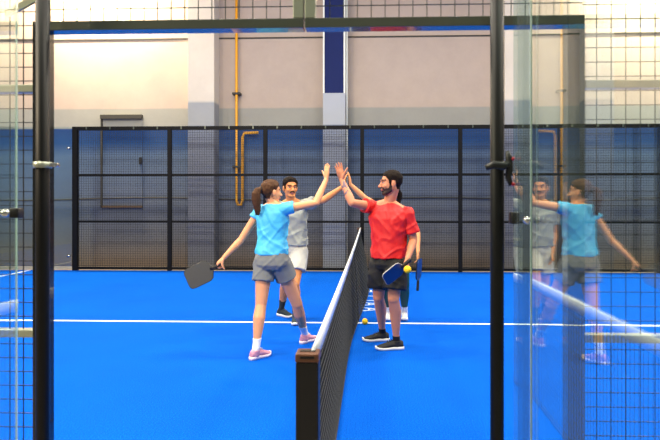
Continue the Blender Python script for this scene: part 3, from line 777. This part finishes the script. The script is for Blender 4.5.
# ---- C : man in red ---------------------------------------------------------
skC = skinmat('tan_skin', (206, 138, 104))
J = dict(shR=at(373, 207, 5.84), shL=at(407.5, 214, 5.72), elR=at(352, 203, 5.66), wrR=at(341.8, 180, 5.76),
         elL=at(413.5, 240, 5.74), wrL=at(407.5, 259, 5.58), hipR=at(380.5, 262, 5.82), hipL=at(396.5, 263, 5.72),
         knR=at(378.5, 297, 5.82), knL=at(393.5, 299, 5.64), neckx=at(389.5, 203.5, 5.79))
fR, fL = gr(382.5, 341), gr(396.5, 349.5)
J['anR'] = fR + UP * .09; J['anL'] = fL + UP * .09
J['footR'] = V((-1, -.12, 0)); J['footL'] = V((-1, -.15, 0))
rC, P, hC, meC, bC = person('person', 'bearded man in red T-shirt and black shorts raising his right hand', J, True,
    at(391, 183.6, 5.74), V((-1, -.16, -.03)), 1.07, skC,
    {'R': dict(f=V((-.22, .02, 1)), n=V((-.55, -.85, 0)), t=1, s=1.05), 'L': dict(f=V((-.35, -.1, -1)), n=V((-.8, .5, .1)), t=1, k=dict(curl=(.75, 1.0, .7), spread=.02, tcurl=.2, tang=.6))}, None)
redc = cloth('red_jersey', (206, 16, 20), .6, .05)
tm = M['tape']
MSC = [(-.0, .178, .142, 0), (.15, .177, .142, 0), (.35, .176, .138, .002), (.55, .184, .140, .006), (.72, .204, .142, .006), (.86, .198, .122, 0), (.95, .140, .088, -.008), (1.0, .078, .07, -.006)]
tshirt(rC, P, 'tshirt', redc, MSC, None, {'R': .115, 'L': .19}, .069, .079, 31, .008)
shorts(rC, P, cloth('black_shorts', (9, 10, 11), .75), .178, .138, .12, .26, .112, .118, 32, .006)
bs = cloth('black_sock', (14, 14, 15), .9)
for s in 'LR': sock(rC, meC, P, s, .06, .135, bs)
bshoe = mat('black_shoe_fabric', (22, 22, 22), .7, var=.3, vscale=40, bump=.3)
for s in 'LR': shoe(rC, 'shoe', P['an' + s], J['foot' + s], bshoe, lsole, bs, .285, .005, pitch=0)
hair_of(rC, meC, hC, MEN, .012, hdk, .004, .30)
brd = mat('beard_hair', (52, 34, 26), .7, var=.5, vscale=90)
BRD = [(-.2, -1), (.004, -1), (.0041, -.012), (.026, -.016), (.034, -.040), (.070, -.046), (.078, -.034), (.2, -.034)]
hairshell(rC, meC, hC, lambda q: q.z < pw(q.y, BRD) and q.z > -.070 - .75 * max(0, q.y) and q.y < .112 and not (abs(q.x) < .022 and -.064 < q.z < -.046 and q.y > .07) and abs(q.x) < .074, .0032, brd, .0015, 90, 'beard')
hC.extras(meC, bC, brow=hdk)
# tattoo on the inner forearm
E, W = P['elR'], P['wrR']
bm = shell(meC, lambda p: (lambda d, r: .35 < d < .95 and noise.noise(p * 42) > .12 and (p - E.lerp(W, d)).length < .07 and (p.x - E.lerp(W, d).x) < .012)((p - E).dot(W - E) / (W - E).length_squared, 0) , .0006)
if len(bm.faces): obj('tattoo', bm, mat('ink_blue', (112, 92, 112), .6), bC)
blueface = mat('blue_face', (10, 42, 96), .4, var=.2, vscale=14)
paddle('blue paddle with pale edge held by the man in red', at(393.5, 273.3, 5.50), at(385, 280, 5.46) - at(402.5, 266, 5.52), V((.35, -.85, -.35)), blueface, whedge, .145, .225, .10)
def ball(label, c):
    q = thing('ball', label, 'ball', V(c) - UP * .036, None)
    bm = B(); ell(bm, c, (.036, .036, .036), seg=28); obj('shell', bm, M['ball'], q)
    bm = B()
    for k in range(18):
        z = 1 - 2 * (k + .5) / 18; r = math.sqrt(1 - z * z); a = k * 2.399963
        d = V((r * math.cos(a), r * math.sin(a), z)); tube(bm, [V(c) + d * .0355, V(c) + d * .0364], .0045, 10)
    obj('hole', bm, M['balldark'], q); tag(q.children[-1], kind='stuff')
ball('yellow perforated ball lying on the blue turf near the net', gr(365, 324.5) + UP * .036)
ball('yellow ball held against the paddle in the hand of the man in red', at(407.5, 269.5, 5.50))

# ------------------------------------------------------------------ light
def area(name, loc, tgt, sx, sy, power, rgb=(255, 255, 255)):
    ld = bpy.data.lights.new(name, 'AREA'); ld.shape = 'RECTANGLE'; ld.size = sx; ld.size_y = sy; ld.energy = power; ld.color = lin(rgb)[:3]
    o = bpy.data.objects.new(name, ld); col.objects.link(o); o.location = loc
    o.rotation_euler = (V(tgt) - V(loc)).to_track_quat('-Z', 'Y').to_euler(); return o
for x in (-6.5, -2.2, 2.2, 6.5):
    for y, p in ((1.6, 290), (6.2, 280), (9.6, 50)):
        area('court_lamp', (x, y, 7.2), (x * .8, y + (1.2 if y < 5 else -.6), 0), 1.4, .6, p, (255, 246, 226))
area('hall_lamp', (-5.9, 12.25, 6.9), (-5.9, YW, 4.6), 2.4, .3, 900, (255, 234, 196))
area('hall_lamp', (6.4, 12.25, 6.9), (6.4, YW, 4.6), 2.4, .3, 900, (255, 238, 204))
area('hall_lamp', (-5.5, .2, 4.6), (-.6, 5.8, 1.2), 1.2, .8, 520, (255, 232, 196))
w = bpy.data.worlds.new('world'); scn.world = w; w.use_nodes = True
w.node_tree.nodes['Background'].inputs['Color'].default_value = (.95, .95, .92, 1); w.node_tree.nodes['Background'].inputs['Strength'].default_value = .17
